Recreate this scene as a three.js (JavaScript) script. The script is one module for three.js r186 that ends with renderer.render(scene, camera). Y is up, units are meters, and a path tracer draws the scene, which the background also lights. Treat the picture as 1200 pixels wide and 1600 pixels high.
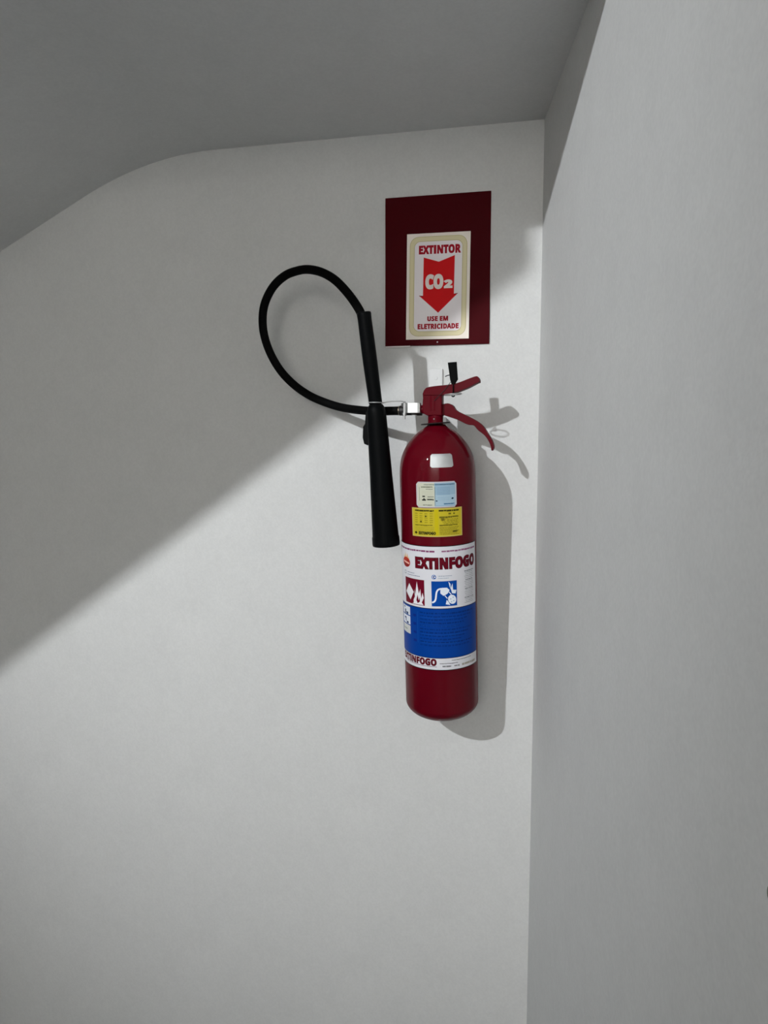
import * as THREE from 'three';
import { RoundedBoxGeometry } from 'three/addons/geometries/RoundedBoxGeometry.js';
import { mergeGeometries } from 'three/addons/utils/BufferGeometryUtils.js';

// ---------------------------------------------------------------- camera, lamp, exposure
const scene = new THREE.Scene();
scene.background = new THREE.Color(0x000000);
const renderer = new THREE.WebGLRenderer({ antialias: true });
renderer.toneMapping = THREE.LinearToneMapping;
renderer.toneMappingExposure = 0.92;
renderer.shadowMap.enabled = true;

const deg = Math.PI / 180;
const camera = new THREE.PerspectiveCamera(2 * Math.atan(800 / 1150) / deg, 0.75, 0.02, 30);
camera.rotation.order = 'YXZ';
camera.position.set(0, 1.45, 1.515);
camera.rotation.set(-5.5 * deg, 12.5 * deg, 0);
scene.add(camera);

// unseen spotlight under the hall ceiling, placed to light the stair wall
const LAMP = new THREE.Vector3(-1.48, 2.74, 3.0), AIM = new THREE.Vector3(-0.60, 1.54, 0);
const unseenLamp = new THREE.SpotLight(new THREE.Color().setRGB(0.96, 1.0, 1.03), 25, 0, 28 * deg, 1, 2);
unseenLamp.position.copy(LAMP);
unseenLamp.target.position.copy(AIM);
unseenLamp.castShadow = true;
unseenLamp.shadow.radius = 1.5;
unseenLamp.shadow.mapSize.set(2048, 2048);
unseenLamp.shadow.camera.near = 0.05;
unseenLamp.shadow.bias = -0.0005;
scene.add(unseenLamp, unseenLamp.target);
// spotlight added out of view, washing the far hall wall for soft bounce fill
const WASH = new THREE.Vector3(-0.2, 2.74, 3.35), WASH_AIM = new THREE.Vector3(-0.1, 1.75, 4.3);
const addedFillLight = new THREE.SpotLight(new THREE.Color().setRGB(1.0, 0.97, 0.92), 62, 0, 50 * deg, 1, 2);
addedFillLight.position.copy(WASH);
addedFillLight.target.position.copy(WASH_AIM);
addedFillLight.castShadow = true;
addedFillLight.shadow.radius = 1.5;
addedFillLight.shadow.camera.near = 0.05;
scene.add(addedFillLight, addedFillLight.target);

// ---------------------------------------------------------------- helpers
let seed = 12345;
const rnd = () => { seed = (seed * 1664525 + 1013904223) >>> 0; return seed / 4294967296; };
const lin = (r, g, b) => new THREE.Color().setRGB(r, g, b);
function add(parent, name, geo, mat) {
  const m = new THREE.Mesh(geo, mat);
  m.name = name; m.castShadow = true; m.receiveShadow = true;
  parent.add(m);
  return m;
}
function structure(name, geo, mat, label, category) {
  const m = add(scene, name, geo, mat);
  m.userData = { kind: 'structure', label, category };
  return m;
}
function thing(name, label, category, x, y, z) {
  const g = new THREE.Group();
  g.name = name; g.position.set(x, y, z); g.userData = { label, category };
  scene.add(g);
  return g;
}
// tileable value noise
function noiseGrid(n, cells) {
  const g = new Float32Array(cells * cells).map(() => rnd());
  const out = new Float32Array(n * n);
  for (let j = 0; j < n; j++) for (let i = 0; i < n; i++) {
    const x = i / n * cells, y = j / n * cells, xi = Math.floor(x), yi = Math.floor(y);
    let fx = x - xi, fy = y - yi; fx = fx * fx * (3 - 2 * fx); fy = fy * fy * (3 - 2 * fy);
    const a = g[(yi % cells) * cells + xi % cells], b = g[(yi % cells) * cells + (xi + 1) % cells];
    const c = g[((yi + 1) % cells) * cells + xi % cells], d = g[((yi + 1) % cells) * cells + (xi + 1) % cells];
    out[j * n + i] = (a * (1 - fx) + b * fx) * (1 - fy) + (c * (1 - fx) + d * fx) * fy;
  }
  return out;
}
function dataTex(n, fn, srgb) {
  const d = new Uint8Array(n * n * 4);
  for (let i = 0; i < n * n; i++) { const c = fn(i); for (let k = 0; k < 3; k++) d[i * 4 + k] = Math.max(0, Math.min(255, c[k])); d[i * 4 + 3] = 255; }
  const t = new THREE.DataTexture(d, n, n);
  t.wrapS = t.wrapT = THREE.RepeatWrapping; t.magFilter = THREE.LinearFilter; t.minFilter = THREE.LinearFilter;
  if (srgb) t.colorSpace = THREE.SRGBColorSpace;
  t.needsUpdate = true;
  return t;
}
const N = 512;
const n1 = noiseGrid(N, 8), n2 = noiseGrid(N, 32), n3 = noiseGrid(N, 128), n4 = noiseGrid(N, 256);
const plasterColor = dataTex(N, i => { const v = 240 + (n1[i] - .5) * 3 + (n2[i] - .5) * 3 + (n3[i] - .5) * 6; return [v, v, v]; }, true);
const plasterBump = dataTex(N, i => { const v = 128 + (n2[i] - .5) * 14 + (n3[i] - .5) * 60 + (n4[i] - .5) * 80; return [v, v, v]; });
const plaster = (r, g, b) => new THREE.MeshStandardMaterial({ color: lin(r, g, b), roughness: 0.8, map: plasterColor, bumpMap: plasterBump, bumpScale: 0.0002 });
const M = {
  wall: plaster(0.76, 0.76, 0.75),
  ceiling: plaster(0.76, 0.76, 0.75),
  floor: new THREE.MeshStandardMaterial({ color: lin(0.10, 0.135, 0.18), roughness: 0.45, bumpMap: plasterBump, bumpScale: 0.0002 }),
  grout: new THREE.MeshStandardMaterial({ color: lin(0.25, 0.25, 0.25), roughness: 0.9 }),
  red: new THREE.MeshPhysicalMaterial({ color: lin(0.105, 0.0009, 0.0062), roughness: 0.5, specularIntensity: 0.05, clearcoat: 0.4, clearcoatRoughness: 0.05 }),
  valveRed: new THREE.MeshPhysicalMaterial({ color: lin(0.10, 0.001, 0.0065), roughness: 0.5, specularIntensity: 0.06, clearcoat: 0.06, clearcoatRoughness: 0.15 }),
  rubber: new THREE.MeshPhysicalMaterial({ color: lin(0.0025, 0.0025, 0.0025), roughness: 0.65, specularIntensity: 0.12 }),
  blackPlastic: new THREE.MeshPhysicalMaterial({ color: lin(0.0028, 0.0032, 0.0035), roughness: 0.45, specularIntensity: 0.1 }),
  darkMetal: new THREE.MeshStandardMaterial({ color: lin(0.02, 0.018, 0.018), roughness: 0.5, metalness: 0.3 }),
  steel: new THREE.MeshStandardMaterial({ color: lin(0.72, 0.73, 0.72), roughness: 0.28, metalness: 1 }),
  brushed: new THREE.MeshStandardMaterial({ color: lin(0.55, 0.55, 0.55), roughness: 0.4, metalness: 0.8 }),
  brass: new THREE.MeshStandardMaterial({ color: lin(0.3, 0.25, 0.18), roughness: 0.45, metalness: 0.8 }),
  bracket: new THREE.MeshStandardMaterial({ color: lin(0.7, 0.7, 0.7), roughness: 0.5 }),
  board: new THREE.MeshPhysicalMaterial({ color: lin(0.06, 0.0005, 0.0032), roughness: 0.5, specularIntensity: 0.1 }),
  foam: new THREE.MeshStandardMaterial({ color: lin(0.8, 0.78, 0.76), roughness: 0.8 }),
};
// box with uv in metres (world sized pattern, one tile per 0.4 m)
function metreBox(w, h, d) {
  const g = new THREE.BoxGeometry(w, h, d), uv = g.attributes.uv, p = g.attributes.position, nn = g.attributes.normal;
  for (let i = 0; i < uv.count; i++) {
    const ax = Math.abs(nn.getX(i)), ay = Math.abs(nn.getY(i));
    const u = ax > .5 ? p.getZ(i) : p.getX(i), v = ay > .5 ? p.getZ(i) : p.getY(i);
    uv.setXY(i, u / 0.4, v / 0.4);
  }
  return g;
}
function extrudeXY(points, z0, z1, opts = {}) {
  const s = new THREE.Shape(points.map(([x, y]) => new THREE.Vector2(x, y)));
  const g = new THREE.ExtrudeGeometry(s, { depth: z1 - z0, bevelEnabled: false, ...opts });
  g.translate(0, 0, z0);
  return g;
}
function scaleUV(g, k) { const uv = g.attributes.uv; for (let i = 0; i < uv.count; i++) uv.setXY(i, uv.getX(i) * k, uv.getY(i) * k); return g; }

// ---------------------------------------------------------------- the room
const H = 2.85, LOW = 0.2, CX = -0.019, WA = 9.3 * deg;            // hall height, corner, splay of the right wall
const CEIL = 2.067, EDGE = 0.69;                        // landing soffit height and depth
const wallBack = structure('wall_back', metreBox(2.9, H + LOW, 0.12), M.wall, 'white painted plaster wall carrying the fire extinguisher and the red sign', 'wall');
wallBack.position.set(CX - 1.45 + 0.1, (H - LOW) / 2, -0.06);
const wallRight = structure('wall_right', metreBox(0.12, H + LOW, 4.7), M.wall, 'white painted plaster wall meeting the extinguisher wall at the corner', 'wall');
wallRight.rotation.y = WA;
{
  const t = new THREE.Vector3(Math.sin(WA), 0, Math.cos(WA)), n = new THREE.Vector3(Math.cos(WA), 0, -Math.sin(WA));
  wallRight.position.set(CX, (H - LOW) / 2, 0).addScaledVector(t, 2.2).addScaledVector(n, 0.06);
}
const wallLeft = structure('wall_left', metreBox(0.12, H + LOW, 4.5), M.wall, 'white painted plaster wall at the foot of the stair', 'wall');
wallLeft.position.set(-2.76, (H - LOW) / 2, 2.2);
const wallFront = structure('wall_front', metreBox(3.7, H + LOW, 0.12), M.wall, 'white painted plaster wall at the far end of the stair hall', 'wall');
wallFront.position.set(-0.98, (H - LOW) / 2, 4.36);
const floorSlab = structure('floor', metreBox(3.8, 0.1, 4.6), M.floor, 'floor of the stair hall, out of view, blue-grey to cool and dim its bounce', 'floor');
floorSlab.position.set(-0.95, -0.25, 2.15);  // out of view; blue-grey picked to cool and dim the bounced light
const hallCeiling = structure('ceiling', metreBox(3.8, 0.1, 4.6), M.ceiling, 'white painted ceiling of the stair hall', 'ceiling');
hallCeiling.position.set(-0.95, H + 0.05, 2.15);
// landing soffit over the extinguisher, turning into the sloping soffit of the flight on the left
const wallX = z => CX + Math.tan(WA) * z;
{
  const s = new THREE.Shape([[-0.703, 0], [wallX(0) + 0.004, 0], [wallX(EDGE) + 0.004, -EDGE], [-0.703, -EDGE]].map(p => new THREE.Vector2(...p)));
  const g = new THREE.ExtrudeGeometry(s, { depth: 0.16, bevelEnabled: false });
  g.rotateX(-Math.PI / 2); scaleUV(g, 2.5);
  const m = structure('ceiling_landing', g, M.ceiling, 'flat white underside of the stair landing above the red sign', 'ceiling');
  m.position.y = CEIL;
}
const SL = 0.478, KNEE = 0.16;                          // slope of the flight, radius of the plastered bend
{
  const under = [];
  for (let i = 0; i <= 12; i++) { const u = i / 12; under.push([-0.863 + KNEE - u * 2 * KNEE, CEIL - SL * KNEE * u * u]); }
  const x0 = -0.863 + KNEE;
  const g = extrudeXY([[x0, CEIL + 0.16], ...under, [-2.72, CEIL - SL * 1.857], [-2.72, CEIL + 0.2 - SL * 1.857], [-0.863, CEIL + 0.2]], 0, EDGE);
  structure('ceiling_stair', scaleUV(g, 2.5), M.ceiling, 'sloping white underside of the stair flight falling away from the landing', 'ceiling');
}
structure('wall_stair_unseen', scaleUV(extrudeXY([[-0.662, 2.2], [-0.662, H], [-2.72, H], [-2.72, 2.2 - 0.713 * 2.058]], 1.2, 1.3), 2.5),
  M.wall, 'white side wall of the stair, out of view, its raking lower edge shading the extinguisher wall', 'wall');  // out of view, outlined to throw the diagonal shadow on the back wall

// ---------------------------------------------------------------- spotlights out of view: key for the stair wall, added bounce fill
function spotlight(LAMP, AIM, label) {
  const g = thing(scene.getObjectByName('unseen_spotlight') ? 'unseen_spotlight_001' : 'unseen_spotlight', label, 'lamp', LAMP.x, LAMP.y, LAMP.z);
  const dir = AIM.clone().sub(LAMP).normalize(), q = new THREE.Quaternion().setFromUnitVectors(new THREE.Vector3(0, -1, 0), dir);
  const can = add(g, 'shade', new THREE.LatheGeometry([[0.046, -0.002], [0.046, 0.03], [0.026, 0.085], [0.0, 0.09], [0.0, 0.087], [0.024, 0.082], [0.043, 0.03], [0.043, -0.002], [0.046, -0.002]].map(p => new THREE.Vector2(...p)), 32), M.bracket);
  can.quaternion.copy(q);
  const lens = add(g, 'lens', new THREE.CylinderGeometry(0.03, 0.03, 0.004, 28), new THREE.MeshStandardMaterial({ color: 0xffffff, emissive: lin(1, 1, 1), emissiveIntensity: 4, roughness: 0.4 }));
  lens.quaternion.copy(q); lens.position.copy(dir).multiplyScalar(-0.008);
  const back = dir.clone().multiplyScalar(-0.085);
  const stem = add(g, 'stem', new THREE.CylinderGeometry(0.007, 0.007, H - LAMP.y - back.y + 0.01, 12), M.bracket); stem.position.set(back.x, (H - LAMP.y + back.y) / 2, back.z);
}
spotlight(LAMP, AIM, 'unseen reflector spotlight on a stem, placed to light the stair wall');
spotlight(WASH, WASH_AIM, 'added reflector spotlight out of view, bouncing soft fill off the far hall wall');

// ---------------------------------------------------------------- canvas print
function canvas(w, h, draw) {
  const c = document.createElement('canvas'); c.width = w; c.height = h;
  const x = c.getContext('2d'); draw(x, w, h);
  const t = new THREE.CanvasTexture(c); t.colorSpace = THREE.SRGBColorSpace; t.anisotropy = 8;
  return t;
}
// text squeezed into a box, thickened with a stroke
function textBox(x, str, x0, x1, y0, y1, fill, stroke = 0, strokeColor = fill) {
  x.save();
  x.font = 'bold 100px sans-serif'; x.textAlign = 'left'; x.textBaseline = 'alphabetic';
  const cap = 72, wid = c => c === 'I' ? 40 : x.measureText(c).width;     // the capital I is a plain bar
  let w = 0; for (const c of str) w += wid(c);
  x.translate(x0, y1); x.scale((x1 - x0) / w, (y1 - y0) / cap);
  x.lineJoin = 'miter'; x.miterLimit = 3;
  for (const pass of [0, 1]) {
    let p = 0;
    for (const c of str) {
      if (c === 'I') {
        const e = pass ? 0 : stroke / 2; x.fillStyle = pass ? fill : strokeColor;
        if (pass || stroke) x.fillRect(p + 10 - e, -cap - e, 20 + 2 * e, cap + 2 * e);
      } else if (pass) { x.fillStyle = fill; x.fillText(c, p, 0); }
      else if (stroke) { x.lineWidth = stroke; x.strokeStyle = strokeColor; x.strokeText(c, p, 0); }
      p += wid(c);
    }
  }
  x.restore();
}
// rows of print too small to read
function greek(x, x0, x1, y, h, color, gap = 0.25) {
  x.fillStyle = color;
  let p = x0;
  while (p < x1) { const w = h * (0.6 + rnd() * 2.4); x.fillRect(p, y + h * 0.15 * (rnd() - .5), Math.min(w, x1 - p), h * (0.75 + rnd() * .25)); p += w + h * gap * (0.7 + rnd()); }
}
function poly(x, pts, color) { x.fillStyle = color; x.beginPath(); pts.forEach((p, i) => i ? x.lineTo(p[0], p[1]) : x.moveTo(p[0], p[1])); x.closePath(); x.fill(); }

// ---------------------------------------------------------------- red sign on the wall
{
  const g = thing('extinguisher_sign', 'dark red rectangular wall sign with a cream sticker above the fire extinguisher', 'sign', -0.2257, 1.6445, 0);
  const w = 0.2135, h = 0.296, t = 0.0035;
  const bd = add(g, 'board', new RoundedBoxGeometry(w, h, t, 3, 0.0012), M.board); bd.position.set(0, h / 2, t / 2 + 0.0006);
  const lip = add(g, 'bare_edge', new RoundedBoxGeometry(0.052, 0.003, 0.0045, 2, 0.0006), M.foam); lip.position.set(-w / 2 + 0.027, -0.0012, 0.0031);
  lip.userData.label = 'pale strip of bare edge at the lower corner';
  const tex = canvas(800, 1300, (x, W, Hh) => {
    x.fillStyle = '#fbf1e6'; x.fillRect(0, 0, W, Hh);
    const rr = (i, r, c, lw) => { x.strokeStyle = c; x.lineWidth = lw; x.beginPath(); x.roundRect(i * W, i * W * 1.02, W - 2 * i * W, Hh - 2.04 * i * W, r); x.stroke(); };
    rr(0.085, 95, '#e6dcb4', 62);
    rr(0.052, 105, '#c0b27c', 5); rr(0.118, 80, '#c0b27c', 5);
    x.fillStyle = '#f6eff1'; x.beginPath(); x.roundRect(0.125 * W, 0.125 * W, W * 0.75, Hh - 0.25 * W, 75); x.fill();
    const R1 = '#b0161f', DR = '#a80d24';
    textBox(x, 'EXTINTOR', .185 * W, .845 * W, .117 * Hh, .19 * Hh, DR, 9);
    poly(x, [[.27, .225], [.51, .27], [.76, .215], [.755, .575], [.815, .572], [.51, .75], [.205, .585], [.265, .585]].map(([a, b]) => [a * W, b * Hh]), '#d60f16');
    x.strokeStyle = '#6d0d16'; x.lineWidth = 7; x.beginPath(); x.moveTo(.205 * W, .585 * Hh); x.lineTo(.265 * W, .59 * Hh); x.moveTo(.757 * W, .578 * Hh); x.lineTo(.815 * W, .572 * Hh); x.stroke();
    textBox(x, 'CO', .30 * W, .585 * W, .395 * Hh, .515 * Hh, '#f3e8e2', 12, '#f3e8e2');
    textBox(x, '2', .60 * W, .725 * W, .445 * Hh, .515 * Hh, '#f3e8e2', 12, '#f3e8e2');
    textBox(x, 'USE EM', .335 * W, .675 * W, .783 * Hh, .825 * Hh, DR, 8);
    textBox(x, 'ELETRICIDADE', .18 * W, .84 * W, .855 * Hh, .9 * Hh, DR, 8);
  });
  const st = add(g, 'sticker', new THREE.BoxGeometry(0.1285, 0.2095, 0.0005), new THREE.MeshPhysicalMaterial({ map: tex, roughness: 0.6, specularIntensity: 0.3 }));
  st.position.set(0.0022, 0.1168, t + 0.0009); st.rotation.z = -0.008;
  st.userData.label = 'cream sticker with a red arrow and CO2';
  const pin = add(g, 'pin', new THREE.SphereGeometry(0.0016, 10, 8), M.steel); pin.position.set(0.002, 0.006, t + 0.0008);
}

// ---------------------------------------------------------------- wall bracket behind the valve
{
  const g = thing('wall_bracket', 'white metal hanging bracket screwed to the wall behind the extinguisher valve', 'bracket', -0.2262, 1.50, 0);
  const pl = add(g, 'plate', new RoundedBoxGeometry(0.0275, 0.12, 0.006, 3, 0.0015), M.bracket); pl.position.set(0, 0.037, 0.003);
  const sc = add(g, 'screw', new THREE.CylinderGeometry(0.0032, 0.0035, 0.0016, 16), M.bracket); sc.rotation.x = Math.PI / 2; sc.position.set(0.0005, 0.078, 0.0066);
  for (const s of [-1, 1]) {
    const arm = add(g, 'arm', new RoundedBoxGeometry(0.004, 0.012, 0.112, 2, 0.001), M.bracket);
    arm.position.set(0.012 + s * 0.008, -0.008, 0.06); arm.userData.label = 'prong under the valve';
  }
  const web = add(g, 'crosspiece', new RoundedBoxGeometry(0.034, 0.014, 0.005, 2, 0.001), M.bracket); web.position.set(0.004, -0.008, 0.0035);
}

// ---------------------------------------------------------------- fire extinguisher
const ext = thing('fire_extinguisher', 'red carbon dioxide fire extinguisher with black hose and horn hanging on the wall', 'fire extinguisher', -0.19646, 0.92667, 0.088);
{
  const RC = 0.0722;
  // profile of the cylinder: [radius, height on the axis]
  const prof = [];
  for (let i = 0; i <= 14; i++) { const a = i / 14 * Math.PI / 2; prof.push([RC * Math.sin(a), 0.010 - 0.036 * Math.cos(a)]); }
  prof.push([RC, 0.2], [RC, 0.34], [RC, 0.448]);
  const dome = [[0.0722, 0.46], [0.0716, 0.4745], [0.0695, 0.489], [0.066, 0.5015], [0.0587, 0.516], [0.0477, 0.5305], [0.0367, 0.5415], [0.0235, 0.5505], [0.0185, 0.5535], [0.0165, 0.556], [0, 0.556]];
  prof.push(...dome);
  const radius = h => { for (let i = 1; i < prof.length; i++) if (h <= prof[i][1]) { const [r0, h0] = prof[i - 1], [r1, h1] = prof[i]; return r0 + (r1 - r0) * (h - h0) / Math.max(1e-6, h1 - h0); } return 0.01; };
  // smooth the dome with a spline
  const sp = new THREE.SplineCurve(prof.slice(-12, -3).map(p => new THREE.Vector2(...p))).getPoints(40);
  const lathePts = [...prof.slice(0, -12).map(p => new THREE.Vector2(...p)), ...sp, ...prof.slice(-3).map(p => new THREE.Vector2(...p))];
  const body = add(ext, 'cylinder', new THREE.LatheGeometry(lathePts, 96), M.red);
  body.quaternion.setFromUnitVectors(new THREE.Vector3(0, 1, 0), new THREE.Vector3(-0.0172, 0.9972, 0.0734).normalize());

  // thin label wrapped on the cylinder; angle 0 faces out from the wall
  function wrap(a0, a1, h0, h1, off, round = 0) {
    const nu = 40, nv = 10, pos = [], uv = [], idx = [];
    const R = h => radius(h) + off;
    for (let j = 0; j <= nv; j++) for (let i = 0; i <= nu; i++) {
      const v = j / nv, h = h0 + (h1 - h0) * v;
      let u = i / nu;
      const dv = Math.min(v, 1 - v) * (h1 - h0);          // rounded corners
      let inset = 0;
      if (round && dv < round) inset = (round - Math.sqrt(Math.max(0, round * round - (round - dv) ** 2))) / ((a1 - a0) * deg * RC);
      const uu = inset + u * (1 - 2 * inset), a = (a0 + (a1 - a0) * uu) * deg;
      pos.push(R(h) * Math.sin(a), h, R(h) * Math.cos(a)); uv.push(uu, v);
    }
    for (let j = 0; j < nv; j++) for (let i = 0; i < nu; i++) { const p = j * (nu + 1) + i, q = p + nu + 1; idx.push(p, p + 1, q, p + 1, q + 1, q); }
    const g = new THREE.BufferGeometry();
    g.setAttribute('position', new THREE.Float32BufferAttribute(pos, 3)); g.setAttribute('uv', new THREE.Float32BufferAttribute(uv, 2));
    g.setIndex(idx); g.computeVertexNormals();
    return g;
  }
  const paper = (map, extra = {}) => new THREE.MeshPhysicalMaterial({ map, roughness: 0.5, specularIntensity: 0.2, clearcoat: 0.05, clearcoatRoughness: 0.25, ...extra });

  // the large wrapped label
  const A0 = -80, A1 = 78, B0 = 0.0962, B1 = 0.3375;
  const big = canvas(1580, 1920, (x, W, Hh) => {
    const X = a => (a - A0) / (A1 - A0) * W, Y = h => (B1 - h) / (B1 - B0) * Hh;
    x.fillStyle = '#dcdbe0'; x.fillRect(0, 0, W, Hh);
    x.fillStyle = '#120a10'; x.fillRect(0, 0, W, Y(0.3358)); x.fillRect(0, Y(0.0978), W, Hh);
    x.fillStyle = '#003c92'; x.fillRect(0, Y(0.2172), W, Y(0.1205) - Y(0.2172));
    x.fillStyle = '#0a1030'; x.fillRect(0, Y(0.2182), W, 11); x.fillRect(0, Y(0.1215), W, 9);
    x.fillStyle = '#1b1420'; x.fillRect(0, 0, 7, Hh); x.fillRect(W - 7, 0, 7, Hh);
    // heading line
    greek(x, X(-76), X(2), Y(0.3285), 26, '#7d3a63', 0.2); greek(x, X(12), X(74), Y(0.3285), 26, '#8d5577', 0.15);
    // flame badge
    const bx = X(-51), by = Y(0.3015);
    const flame = (dx, s, c) => { x.fillStyle = c; x.beginPath(); x.moveTo(bx + dx - 26 * s, by - 20); x.quadraticCurveTo(bx + dx - 10 * s, by - 70 * s, bx + dx + 4 * s, by - 150 * s); x.quadraticCurveTo(bx + dx + 24 * s, by - 70 * s, bx + dx + 26 * s, by - 10); x.closePath(); x.fill(); };
    flame(-62, .75, '#d9a43a'); flame(-15, 1, '#e0b24a'); flame(35, .9, '#d99a3a'); flame(72, .6, '#d9a43a');
    x.fillStyle = '#b5281e'; x.beginPath(); x.ellipse(bx, by + 8, 104, 76, 0, 0, 7); x.fill();
    x.fillStyle = '#8a1715'; x.beginPath(); x.ellipse(bx, by + 26, 88, 54, 0, 0, 7); x.fill();
    flame(-40, .55, '#c2451f'); flame(10, .6, '#c2451f');
    x.save(); x.translate(bx, by + 10); x.rotate(0.14); x.fillStyle = '#f2b6a6'; x.fillRect(-78, -14, 160, 28); x.restore();
    // name
    textBox(x, 'EXTINFOGO', X(-30.5), X(72.5), Y(0.3138), Y(0.2945), '#5f0619', 13, '#2e0410');
    textBox(x, 'EXTINFOGO', X(-30.5), X(72.5), Y(0.3138), Y(0.2945), '#640619', 7, '#640619');
    // small class marks and lines of print
    x.strokeStyle = '#7d8388'; x.lineWidth = 8; x.strokeRect(X(-56.5), Y(0.2835), 46, 44);
    greek(x, X(-48), X(-32), Y(0.283), 13, '#8b90a0'); greek(x, X(-48), X(-22), Y(0.2785), 13, '#8b90a0');
    x.strokeStyle = '#2f66b5'; x.lineWidth = 9; x.beginPath(); x.arc(X(0), Y(0.2785), 30, 0, 7); x.stroke();
    textBox(x, 'C', X(-1.6), X(2.2), Y(0.2808), Y(0.2762), '#1a3f80', 8);
    greek(x, X(6), X(27), Y(0.281), 12, '#9aa3b5'); greek(x, X(6), X(22), Y(0.277), 12, '#aab2c2');
    for (let i = 0; i < 19; i++) greek(x, X(48 + (i % 3)), X(69.5 - (i * 7 % 4)), Y(0.2862 - i * 0.0034), 11 + (i % 5 ? 0 : 6), i % 5 ? '#a3a5a8' : '#85888c');
    // red square: tilted block and flames
    {
      const l = X(-55), r = X(-15), t = Y(0.2715), b = Y(0.222), w = r - l, h = b - t, q = (u, v) => [l + u * w, t + v * h];
      x.fillStyle = '#6c0520'; x.fillRect(l, t, w, h);
      poly(x, [q(.05, .58), q(.27, .22), q(.52, .52), q(.33, .86)], '#e8e6ea');
      poly(x, [q(.5, .95), q(.42, .98), q(.95, .98), q(.88, .88), q(.97, .7), q(.92, .5), q(.86, .72), q(.83, .36), q(.76, .55), q(.68, .08), q(.62, .42), q(.6, .6), q(.55, .4), q(.57, .7), q(.5, .82)], '#e8e6ea');
      poly(x, [q(.64, .82), q(.7, .6), q(.75, .82), q(.8, .68), q(.8, .86), q(.7, .93)], '#6c0520');
    }
    // blue square: hose, plug, sparks
    {
      const l = X(-4), r = X(34.3), t = Y(0.2705), b = Y(0.2223), w = r - l, h = b - t, q = (u, v) => [l + u * w, t + v * h];
      x.fillStyle = '#00449c'; x.fillRect(l, t, w, h);
      x.strokeStyle = '#e6ecf4'; x.lineWidth = 26; x.lineCap = 'round'; x.beginPath(); x.moveTo(...q(.04, .84)); x.bezierCurveTo(...q(.28, .78), ...q(.05, .28), ...q(.4, .3)); x.stroke();
      poly(x, [q(.4, .26), q(.6, .26), q(.7, .36), q(.62, .5), q(.46, .58), q(.34, .48), q(.34, .36)], '#e6ecf4');
      x.lineWidth = 13; x.beginPath(); x.moveTo(...q(.52, .58)); x.lineTo(...q(.6, .68)); x.moveTo(...q(.68, .44)); x.lineTo(...q(.76, .54)); x.stroke();
      poly(x, [q(.66, .02), q(.74, .12), q(.74, .3), q(.82, .1), q(.84, .36), q(.98, .38), q(.94, .52), q(.8, .5), q(.76, .36), q(.7, .22)], '#e6ecf4');
      x.fillStyle = '#e6ecf4'; x.beginPath(); x.ellipse(...q(.8, .74), w * .16, h * .19, -.5, 0, 7); x.fill();
      poly(x, [q(.54, .92), q(.58, .74), q(.66, .84), q(.72, .96)], '#e6ecf4');
      x.fillStyle = '#7f98c0'; for (const [u, v] of [[.74, .72], [.84, .66], [.86, .8], [.77, .84]]) { x.beginPath(); x.ellipse(...q(u, v), 9, 7, 0, 0, 7); x.fill(); }
    }
    // blue panel: rows of print and three small squares
    for (let i = 0; i < 3; i++) {
      const t = Y(0.2135 - i * 0.0185), l = X(-70);
      x.fillStyle = i < 2 ? '#dfe3ea' : '#cfd0cc'; x.fillRect(l, t, X(-44) - l, 132);
      x.fillStyle = '#0a2f60';
      if (i === 0) { x.fillRect(l + 70, t + 12, 40, 26); x.fillRect(l + 95, t + 62, 42, 66); x.fillRect(l + 150, t + 90, 55, 40); }
      if (i === 1) { x.fillRect(l + 80, t + 34, 60, 26); x.fillRect(l + 116, t + 50, 24, 50); x.fillRect(l + 150, t + 96, 60, 30); }
      if (i === 2) { x.fillStyle = '#9fa79c'; x.fillRect(l + 40, t + 60, 130, 22); }
    }
    for (let i = 0; i < 11; i++) greek(x, X(-24), X(66 - (i * 37 % 30)), Y(0.2095 - i * 0.0063), 22, i % 3 ? '#002f7a' : '#002a70', 0.5);
    for (let i = 0; i < 4; i++) { x.fillStyle = '#0a2a80'; x.fillRect(X(-37), Y(0.203 - i * 0.0165), 62, 40); }
    for (let i = 0; i < 4; i++) { x.fillStyle = '#1450a4'; x.fillRect(X(-22), Y(0.2 - i * 0.0165), (X(50) - X(-22)) * (.5 + .5 * rnd()), 5); }
    x.fillStyle = '#1450a4'; x.fillRect(X(-28.5), Y(0.209), 6, Y(0.148) - Y(0.209));
    // strip at the foot
    textBox(x, 'EXTINFOGO', X(-69), X(1.5), Y(0.1185), Y(0.1062), '#640619', 10, '#3c0412');
    greek(x, X(-60), X(1.5), Y(0.1042), 8, '#6a4a58', 0.1);
    greek(x, X(24), X(60), Y(0.1165), 12, '#77736f'); greek(x, X(6), X(34), Y(0.1108), 12, '#5d5a60', 0.1);
    greek(x, X(10), X(24), Y(0.1058), 26, '#77757a'); greek(x, X(28), X(37), Y(0.1058), 26, '#8a888c'); greek(x, X(41), X(72), Y(0.1068), 38, '#a39d93', 0.2);
  });
  const lb = add(body, 'instruction_label', wrap(A0, A1, B0, B1, 0.0004), paper(big)); lb.userData.label = 'large white and blue wraparound label with maroon lettering';

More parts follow.
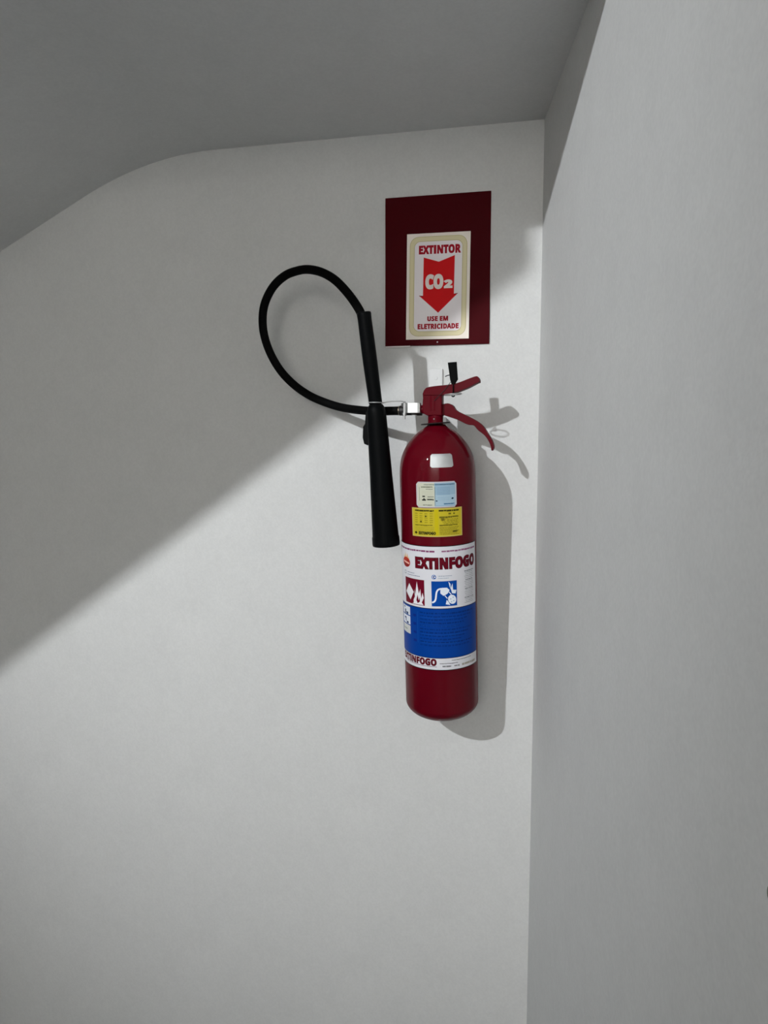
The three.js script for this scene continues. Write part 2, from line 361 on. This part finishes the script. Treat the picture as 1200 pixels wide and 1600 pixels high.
  // white and pale blue inspection sticker
  const wtex = canvas(900, 640, (x, W, Hh) => {
    x.fillStyle = '#c9c9b6'; x.fillRect(0, 0, W, Hh);
    x.fillStyle = '#93afc2'; x.fillRect(W * .46, 0, W * .54, Hh);
    x.fillStyle = '#a3bccb'; x.fillRect(W * .47, Hh * .5, W * .5, Hh * .42);
    x.strokeStyle = '#c9c1c6'; x.lineWidth = 34; x.strokeRect(10, 10, W - 20, Hh - 20);
    greek(x, W * .2, W * .46, Hh * .09, 26, '#8a8f84', .08); greek(x, W * .47, W * .95, Hh * .09, 30, '#4d6b80', .06);
    x.fillStyle = '#6d7468'; x.fillRect(W * .08, Hh * .2, 8, Hh * .55); x.fillRect(W * .468, Hh * .2, 9, Hh * .72);
    greek(x, W * .13, W * .42, Hh * .18, 32, '#7b7f6c', .1); greek(x, W * .25, W * .42, Hh * .27, 22, '#86897a', .1);
    for (let i = 0; i < 4; i++) greek(x, W * .14, W * .43, Hh * (.36 + i * .05), 10, '#bdbda8');
    x.fillStyle = '#2d2f28'; x.fillRect(W * .16, Hh * .54, 60, 34); x.fillRect(W * .15, Hh * .68, 90, 34); x.fillRect(W * .18, Hh * .64, 40, 40);
    greek(x, W * .29, W * .44, Hh * .57, 20, '#6c6e60', .1); greek(x, W * .28, W * .44, Hh * .66, 44, '#43463c', .1);
    greek(x, W * .17, W * .4, Hh * .88, 28, '#86897a', .1);
    x.fillStyle = '#8fabc0'; x.fillRect(W * .52, Hh * .2, W * .32, Hh * .32);
    for (let i = 0; i < 5; i++) greek(x, W * .53, W * .83, Hh * (.22 + i * .06), 15, '#7f9bb2');
    for (let i = 0; i < 3; i++) greek(x, W * .54, W * .86, Hh * (.6 + i * .05), 11, '#8fabc0');
    x.fillStyle = '#1c3348'; x.beginPath(); x.ellipse(W * .895, Hh * .66, 26, 22, -.5, 0, 7); x.fill(); x.fillRect(W * .49, Hh * .72, 34, 28);
    greek(x, W * .68, W * .94, Hh * .84, 30, '#3f6d92', .06);
  });
  const ws = add(body, 'inspection_sticker', wrap(-24, 36, 0.409, 0.4565, 0.0009, 0.004), paper(wtex)); ws.userData.label = 'small white and pale blue inspection sticker';
  const ytex = canvas(1100, 640, (x, W, Hh) => {
    x.fillStyle = '#c3b22c'; x.fillRect(0, 0, W, Hh);
    x.fillStyle = '#c6b510'; x.fillRect(W * .46, 0, W * .07, Hh);
    x.strokeStyle = '#c8b664'; x.lineWidth = 30; x.strokeRect(8, 8, W - 16, Hh - 16);
    const K = '#3a3710', G = '#9b8f22';
    greek(x, W * .07, W * .45, Hh * .07, 34, K, .12); greek(x, W * .54, W * .93, Hh * .07, 38, K, .1);
    for (let c = 0; c < 4; c++) for (let r = 0; r < 5; r++) greek(x, W * (.07 + c * .1), W * (.13 + c * .1), Hh * (.18 + r * .075), 24, G, .12);
    x.fillStyle = K; x.fillRect(W * .28, Hh * .26, 30, 32); x.fillRect(W * .18, Hh * .45, 34, 32);
    greek(x, W * .07, W * .42, Hh * .58, 30, '#7d741c', .12);
    for (let r = 0; r < 3; r++) greek(x, W * .07, W * .45, Hh * (.67 + r * .055), 17, '#a4972a', .2);
    x.fillStyle = K; x.beginPath(); x.ellipse(W * .085, Hh * .87, 32, 28, 0, 0, 7); x.fill();
    textBox(x, 'EXTINFOGO', W * .14, W * .48, Hh * .83, Hh * .92, '#2a280c', 12);
    greek(x, W * .72, W * .88, Hh * .18, 40, '#6d6518', .9);
    greek(x, W * .55, W * .92, Hh * .29, 42, '#6d6518', .08);
    x.fillStyle = '#5b541a'; x.fillRect(W * .58, Hh * .36, 70, 46);
    for (let r = 0; r < 4; r++) greek(x, W * (.57 + .02 * r), W * .92, Hh * (.38 + r * .05), 22, '#8f8422', .6);
    greek(x, W * .55, W * .9, Hh * .58, 30, '#6d6518', .08);
    for (let r = 0; r < 7; r++) greek(x, W * .55, W * (.93 - .02 * (r % 3)), Hh * (.66 + r * .042), 18, '#8a7f22', .25);
    greek(x, W * .8, W * .9, Hh * .8, 34, '#4c470f', .2);
  });
  const ys = add(body, 'warranty_sticker', wrap(-33, 45, 0.3545, 0.408, 0.0006), paper(ytex)); ys.userData.label = 'yellow sticker with rows of black print';
  const dp = add(body, 'data_plate', wrap(-2, 32.5, 0.482, 0.506, 0.0007, 0.003), new THREE.MeshStandardMaterial({ color: lin(0.5, 0.51, 0.51), roughness: 0.42, metalness: 0.8, bumpMap: plasterBump, bumpScale: 0.0003 }));
  dp.userData.label = 'blank silver plate on the shoulder';

  // black collar ring under the valve
  const col = add(ext, 'collar', new THREE.LatheGeometry([[0.016, -0.001], [0.0275, -0.0014], [0.0275, 0.0008], [0.016, 0.0012], [0.016, -0.001]].map(p => new THREE.Vector2(...p)), 40), M.darkMetal);
  col.position.set(-0.0118, 0.5567, 0.0385); col.rotation.set(0.02, 0, 0.075);

  // valve: side outline extruded, on a round neck
  const bev = { bevelEnabled: true, bevelThickness: 0.003, bevelSize: 0.002, bevelSegments: 3, curveSegments: 10 };
  const valve = add(ext, 'valve', mergeGeometries([
    extrudeXY([[-0.024, 0.5725], [-0.0325, 0.577], [-0.0328, 0.592], [-0.0318, 0.604], [-0.0325, 0.6115], [-0.0305, 0.617], [-0.025, 0.6208], [-0.0129, 0.6225], [-0.0002, 0.6215], [0.0002, 0.5725]], 0.026, 0.05, bev),
    new THREE.CylinderGeometry(0.0143, 0.0143, 0.022, 32).translate(-0.0117, 0.566, 0.038).toNonIndexed(),
    new THREE.CylinderGeometry(0.0158, 0.0158, 0.034, 32).translate(-0.0155, 0.596, 0.038).toNonIndexed(),
    new THREE.CylinderGeometry(0.0085, 0.0095, 0.012, 6).rotateZ(Math.PI / 2).translate(-0.037, 0.583, 0.038).toNonIndexed(),
  ]), M.valveRed);
  const pivot = add(valve, 'pivot_pin', new THREE.CylinderGeometry(0.003, 0.003, 0.034, 14), M.valveRed); pivot.rotation.x = Math.PI / 2; pivot.position.set(-0.024, 0.612, 0.038);
  const rivet = add(valve, 'rivet', new THREE.SphereGeometry(0.0016, 10, 8), M.steel); rivet.position.set(-0.0125, 0.5645, 0.0526);

  // upper lever and lower carrying handle: pressed sheet channels (web on top, two cheeks)
  function outline(pts) { return new THREE.SplineCurve(pts.map(p => new THREE.Vector2(...p))).getPoints(28).map(p => [p.x, p.y]); }
  const upTop = outline([[-0.0316, 0.6150], [-0.0265, 0.6222], [-0.0073, 0.6252], [0.012, 0.6267], [0.0311, 0.6299], [0.0513, 0.6372], [0.0631, 0.6411], [0.0678, 0.641], [0.0708, 0.6368], [0.0712, 0.6325]]);
  const upBot = outline([[0.0712, 0.6318], [0.0673, 0.6305], [0.0514, 0.6225], [0.0384, 0.6174], [0.0265, 0.6134], [0.0025, 0.609], [-0.0316, 0.609]]);
  add(ext, 'squeeze_lever', extrudeXY([...upTop, ...upBot], 0.031, 0.052, { ...bev, bevelSize: 0.0006, bevelThickness: 0.0035 }), M.valveRed);
  const loTop = outline([[-0.0015, 0.5905], [0.0106, 0.5935], [0.0204, 0.5898], [0.0277, 0.5801], [0.0472, 0.5704], [0.0653, 0.5607], [0.0774, 0.5511], [0.0871, 0.5368], [0.0956, 0.5225], [0.0982, 0.5117], [0.0958, 0.5062]]);
  const loBot = outline([[0.0944, 0.5065], [0.0936, 0.5117], [0.0897, 0.5225], [0.0812, 0.5344], [0.0691, 0.544], [0.0606, 0.553], [0.0485, 0.5549], [0.0312, 0.5633], [0.0133, 0.5695], [-0.0015, 0.574]]);
  add(ext, 'carrying_handle', extrudeXY([...loTop, ...loBot], 0.019, 0.039, { ...bev, bevelSize: 0.0006, bevelThickness: 0.0035 }), M.valveRed);

  // seal tag, its wire and the pin with its pull ring
  const tag = add(ext, 'seal_tag', extrudeXY([[0.0142, 0.6667], [0.0290, 0.6675], [0.0315, 0.6365], [0.0268, 0.6288], [0.0208, 0.629], [0.0186, 0.6368]], 0.0555, 0.0595, { ...bev, bevelSize: 0.0007, bevelThickness: 0.0008 }), M.rubber);
  const tube = (pts, r, seg = 40, closed = false) => new THREE.TubeGeometry(new THREE.CatmullRomCurve3(pts.map(p => new THREE.Vector3(...p)), closed), seg, r, 10, closed);
  add(tag, 'wire_end', tube([[0.0085, 0.642, 0.057], [0.013, 0.644, 0.0575], [0.0185, 0.645, 0.0575]], 0.0008, 12), M.blackPlastic);
  add(tag, 'loop', tube([...Array(12)].map((_, i) => { const a = i / 12 * Math.PI * 2; return [0.0238 + 0.0028 * Math.cos(a), 0.6085 + 0.0034 * Math.sin(a), 0.0585]; }), 0.0011, 40, true), M.blackPlastic);
  add(tag, 'stem', tube([[0.0238, 0.63, 0.0578], [0.0238, 0.62, 0.0592], [0.0238, 0.612, 0.0588]], 0.0011, 12), M.blackPlastic);
  add(ext, 'pull_ring', tube([...Array(16)].map((_, i) => { const a = i / 16 * Math.PI * 2; return [0.0255 + 0.0155 * Math.cos(a), 0.6082 + 0.0012 * Math.cos(a), 0.0745 + 0.0155 * Math.sin(a)]; }), 0.0011, 60, true), M.brushed);
  add(ext, 'seal_wire', tube([[0.0185, 0.632, 0.0565], [0.008, 0.618, 0.057], [-0.004, 0.606, 0.056], [-0.012, 0.598, 0.0535]], 0.0005, 16), M.darkMetal);

  // hose with its coupling and clamp
  const hosePts = [[-0.0572, 0.5806, 0.037], [-0.0958, 0.5811, 0.033], [-0.1254, 0.5808, 0.032], [-0.1657, 0.5839, 0.014], [-0.2121, 0.5913, -0.01], [-0.2507, 0.6028, -0.024], [-0.2837, 0.617, -0.028], [-0.3146, 0.6385, -0.025], [-0.3408, 0.6671, -0.018], [-0.3598, 0.7027, -0.01], [-0.3689, 0.7378, -0.002], [-0.3684, 0.7691, 0.006], [-0.36, 0.7966, 0.014], [-0.3391, 0.8261, 0.022], [-0.3111, 0.8446, 0.03], [-0.2834, 0.8504, 0.039], [-0.2592, 0.85, 0.048], [-0.2293, 0.8416, 0.058], [-0.2001, 0.8245, 0.068], [-0.1746, 0.7998, 0.077], [-0.1554, 0.7759, 0.085], [-0.1426, 0.7556, 0.091], [-0.1362, 0.7365, 0.092]];
  const hose = add(ext, 'hose', new THREE.TubeGeometry(new THREE.CatmullRomCurve3(hosePts.map(p => new THREE.Vector3(...p))), 160, 0.0083, 18), M.rubber);
  const cpl = add(hose, 'coupling', new THREE.LatheGeometry([[0, 0], [0.0088, 0], [0.0095, 0.002], [0.0095, 0.014], [0.0085, 0.015], [0.0085, 0.034], [0.0098, 0.035], [0.0098, 0.044], [0, 0.044]].map(p => new THREE.Vector2(...p)), 24), M.darkMetal);
  cpl.rotation.z = -Math.PI / 2; cpl.position.set(-0.082, 0.5812, 0.0365);
  const nut = add(hose, 'nut', new THREE.CylinderGeometry(0.0095, 0.0095, 0.007, 6), M.brass); nut.rotation.z = Math.PI / 2; nut.position.set(-0.0795, 0.5815, 0.0362);
  // bent sheet clamp, seen from above as a folded strip
  function strip(pts, y0, y1, t) {
    const o = []; const n = pts.length;
    for (const s of [1, -1]) for (let k = 0; k < n; k++) {
      const i = s > 0 ? k : n - 1 - k, a = pts[Math.max(0, i - 1)], b = pts[Math.min(n - 1, i + 1)], l = Math.hypot(b[0] - a[0], b[1] - a[1]);
      o.push(new THREE.Vector2(pts[i][0] - s * t / 2 * (b[1] - a[1]) / l, -(pts[i][1] + s * t / 2 * (b[0] - a[0]) / l)));
    }
    const g = new THREE.ExtrudeGeometry(new THREE.Shape(o), { depth: y1 - y0, bevelEnabled: true, bevelSize: 0.0003, bevelThickness: 0.0004, bevelSegments: 1 });
    g.rotateX(-Math.PI / 2); g.translate(0, y0, 0);
    return g;
  }
  const clamp = add(ext, 'hose_clamp', strip([[-0.0770, 0.026], [-0.0765, 0.040], [-0.0640, 0.0500], [-0.0628, 0.0505], [-0.0440, 0.0515], [-0.0405, 0.0505], [-0.0395, 0.046], [-0.0393, 0.026]], 0.5765, 0.595, 0.0015), M.steel);
  const bolt = add(clamp, 'bolt', new THREE.CylinderGeometry(0.0022, 0.0022, 0.034, 12), M.brushed); bolt.position.set(-0.0700, 0.5815, 0.0475);
  const bn = add(clamp, 'bolt_nut', new THREE.CylinderGeometry(0.0042, 0.0042, 0.004, 6), M.brushed); bn.position.set(-0.0700, 0.5745, 0.0475);

  // horn and its grip share one slanted axis
  const top = new THREE.Vector3(-0.1373, 0.7568, 0.092), mid = new THREE.Vector3(-0.1198, 0.589, 0.0705), end = new THREE.Vector3(-0.1044, 0.3235, 0.05);
  const turned = (prof, a, b) => {
    const g = new THREE.LatheGeometry(prof.map(p => new THREE.Vector2(...p)), 40);
    g.applyQuaternion(new THREE.Quaternion().setFromUnitVectors(new THREE.Vector3(0, -1, 0), b.clone().sub(a).normalize()));
    g.translate(a.x, a.y, a.z);
    return g;
  };
  const gl = top.distanceTo(mid), hl = mid.distanceTo(end);
  const grip = add(ext, 'grip', turned([[0, 0.002], [0.0092, 0.002], [0.0125, 0.0012], [0.0134, -0.001], [0.0132, -0.006], [0.0129, -0.012], [0.0134, -0.05], [0.0136, -0.09], [0.0131, -0.13], [0.0126, -gl + 0.006], [0.0114, -gl + 0.003], [0.0112, -gl - 0.004], [0, -gl - 0.004]], top, mid), M.blackPlastic);
  const horn = add(ext, 'horn', turned([[0.0105, 0.004], [0.013, 0.002], [0.0158, -0.003], [0.0178, -0.010], [0.0185, -0.02], [0.0215, -hl * 0.5], [0.0254, -hl + 0.018], [0.0264, -hl + 0.016], [0.0268, -hl + 0.004], [0.0262, -hl], [0.0246, -hl], [0.0240, -hl + 0.02], [0.019, -hl * 0.45], [0.012, -0.03], [0, -0.028]], mid, end), M.blackPlastic);
  const clip = add(horn, 'horn_clip', extrudeXY([[-0.1385, 0.582], [-0.1425, 0.576], [-0.1435, 0.556], [-0.1475, 0.550], [-0.1482, 0.530], [-0.1455, 0.519], [-0.140, 0.5165], [-0.134, 0.519], [-0.132, 0.58]], 0.044, 0.056, { ...bev, bevelSize: 0.001, bevelThickness: 0.001 }), M.blackPlastic);
  // sprung wire from the clamp round the neck of the horn
  const nk = [];
  for (let i = 0; i <= 18; i++) { const a = (-40 + i / 18 * 260) * deg; nk.push([-0.1200 + 0.0135 * Math.cos(a), 0.5945 + 0.001 * i / 18, 0.0705 - 0.0135 * Math.sin(a) * -1]); }
  add(ext, 'wire_clip', tube([[-0.066, 0.594, 0.05], [-0.0705, 0.5972, 0.052], [-0.076, 0.5983, 0.054], [-0.092, 0.5978, 0.058], [-0.1025, 0.5965, 0.0605], ...nk.slice(1)], 0.00105, 90), M.brushed);
}

// ---------------------------------------------------------------- dark olive blotch on the right wall
{
  const m = add(scene, 'wall_blotch', new THREE.SphereGeometry(0.005, 16, 10).scale(0.12, 1.2, 1), new THREE.MeshStandardMaterial({ color: lin(0.16, 0.175, 0.13), roughness: 0.9 }));
  m.userData = { label: 'small dark olive blotch on the white right wall', category: 'stain' };
  m.rotation.y = WA; m.position.set(wallX(1.018) , 1.156, 1.018);
}

renderer.render(scene, camera);
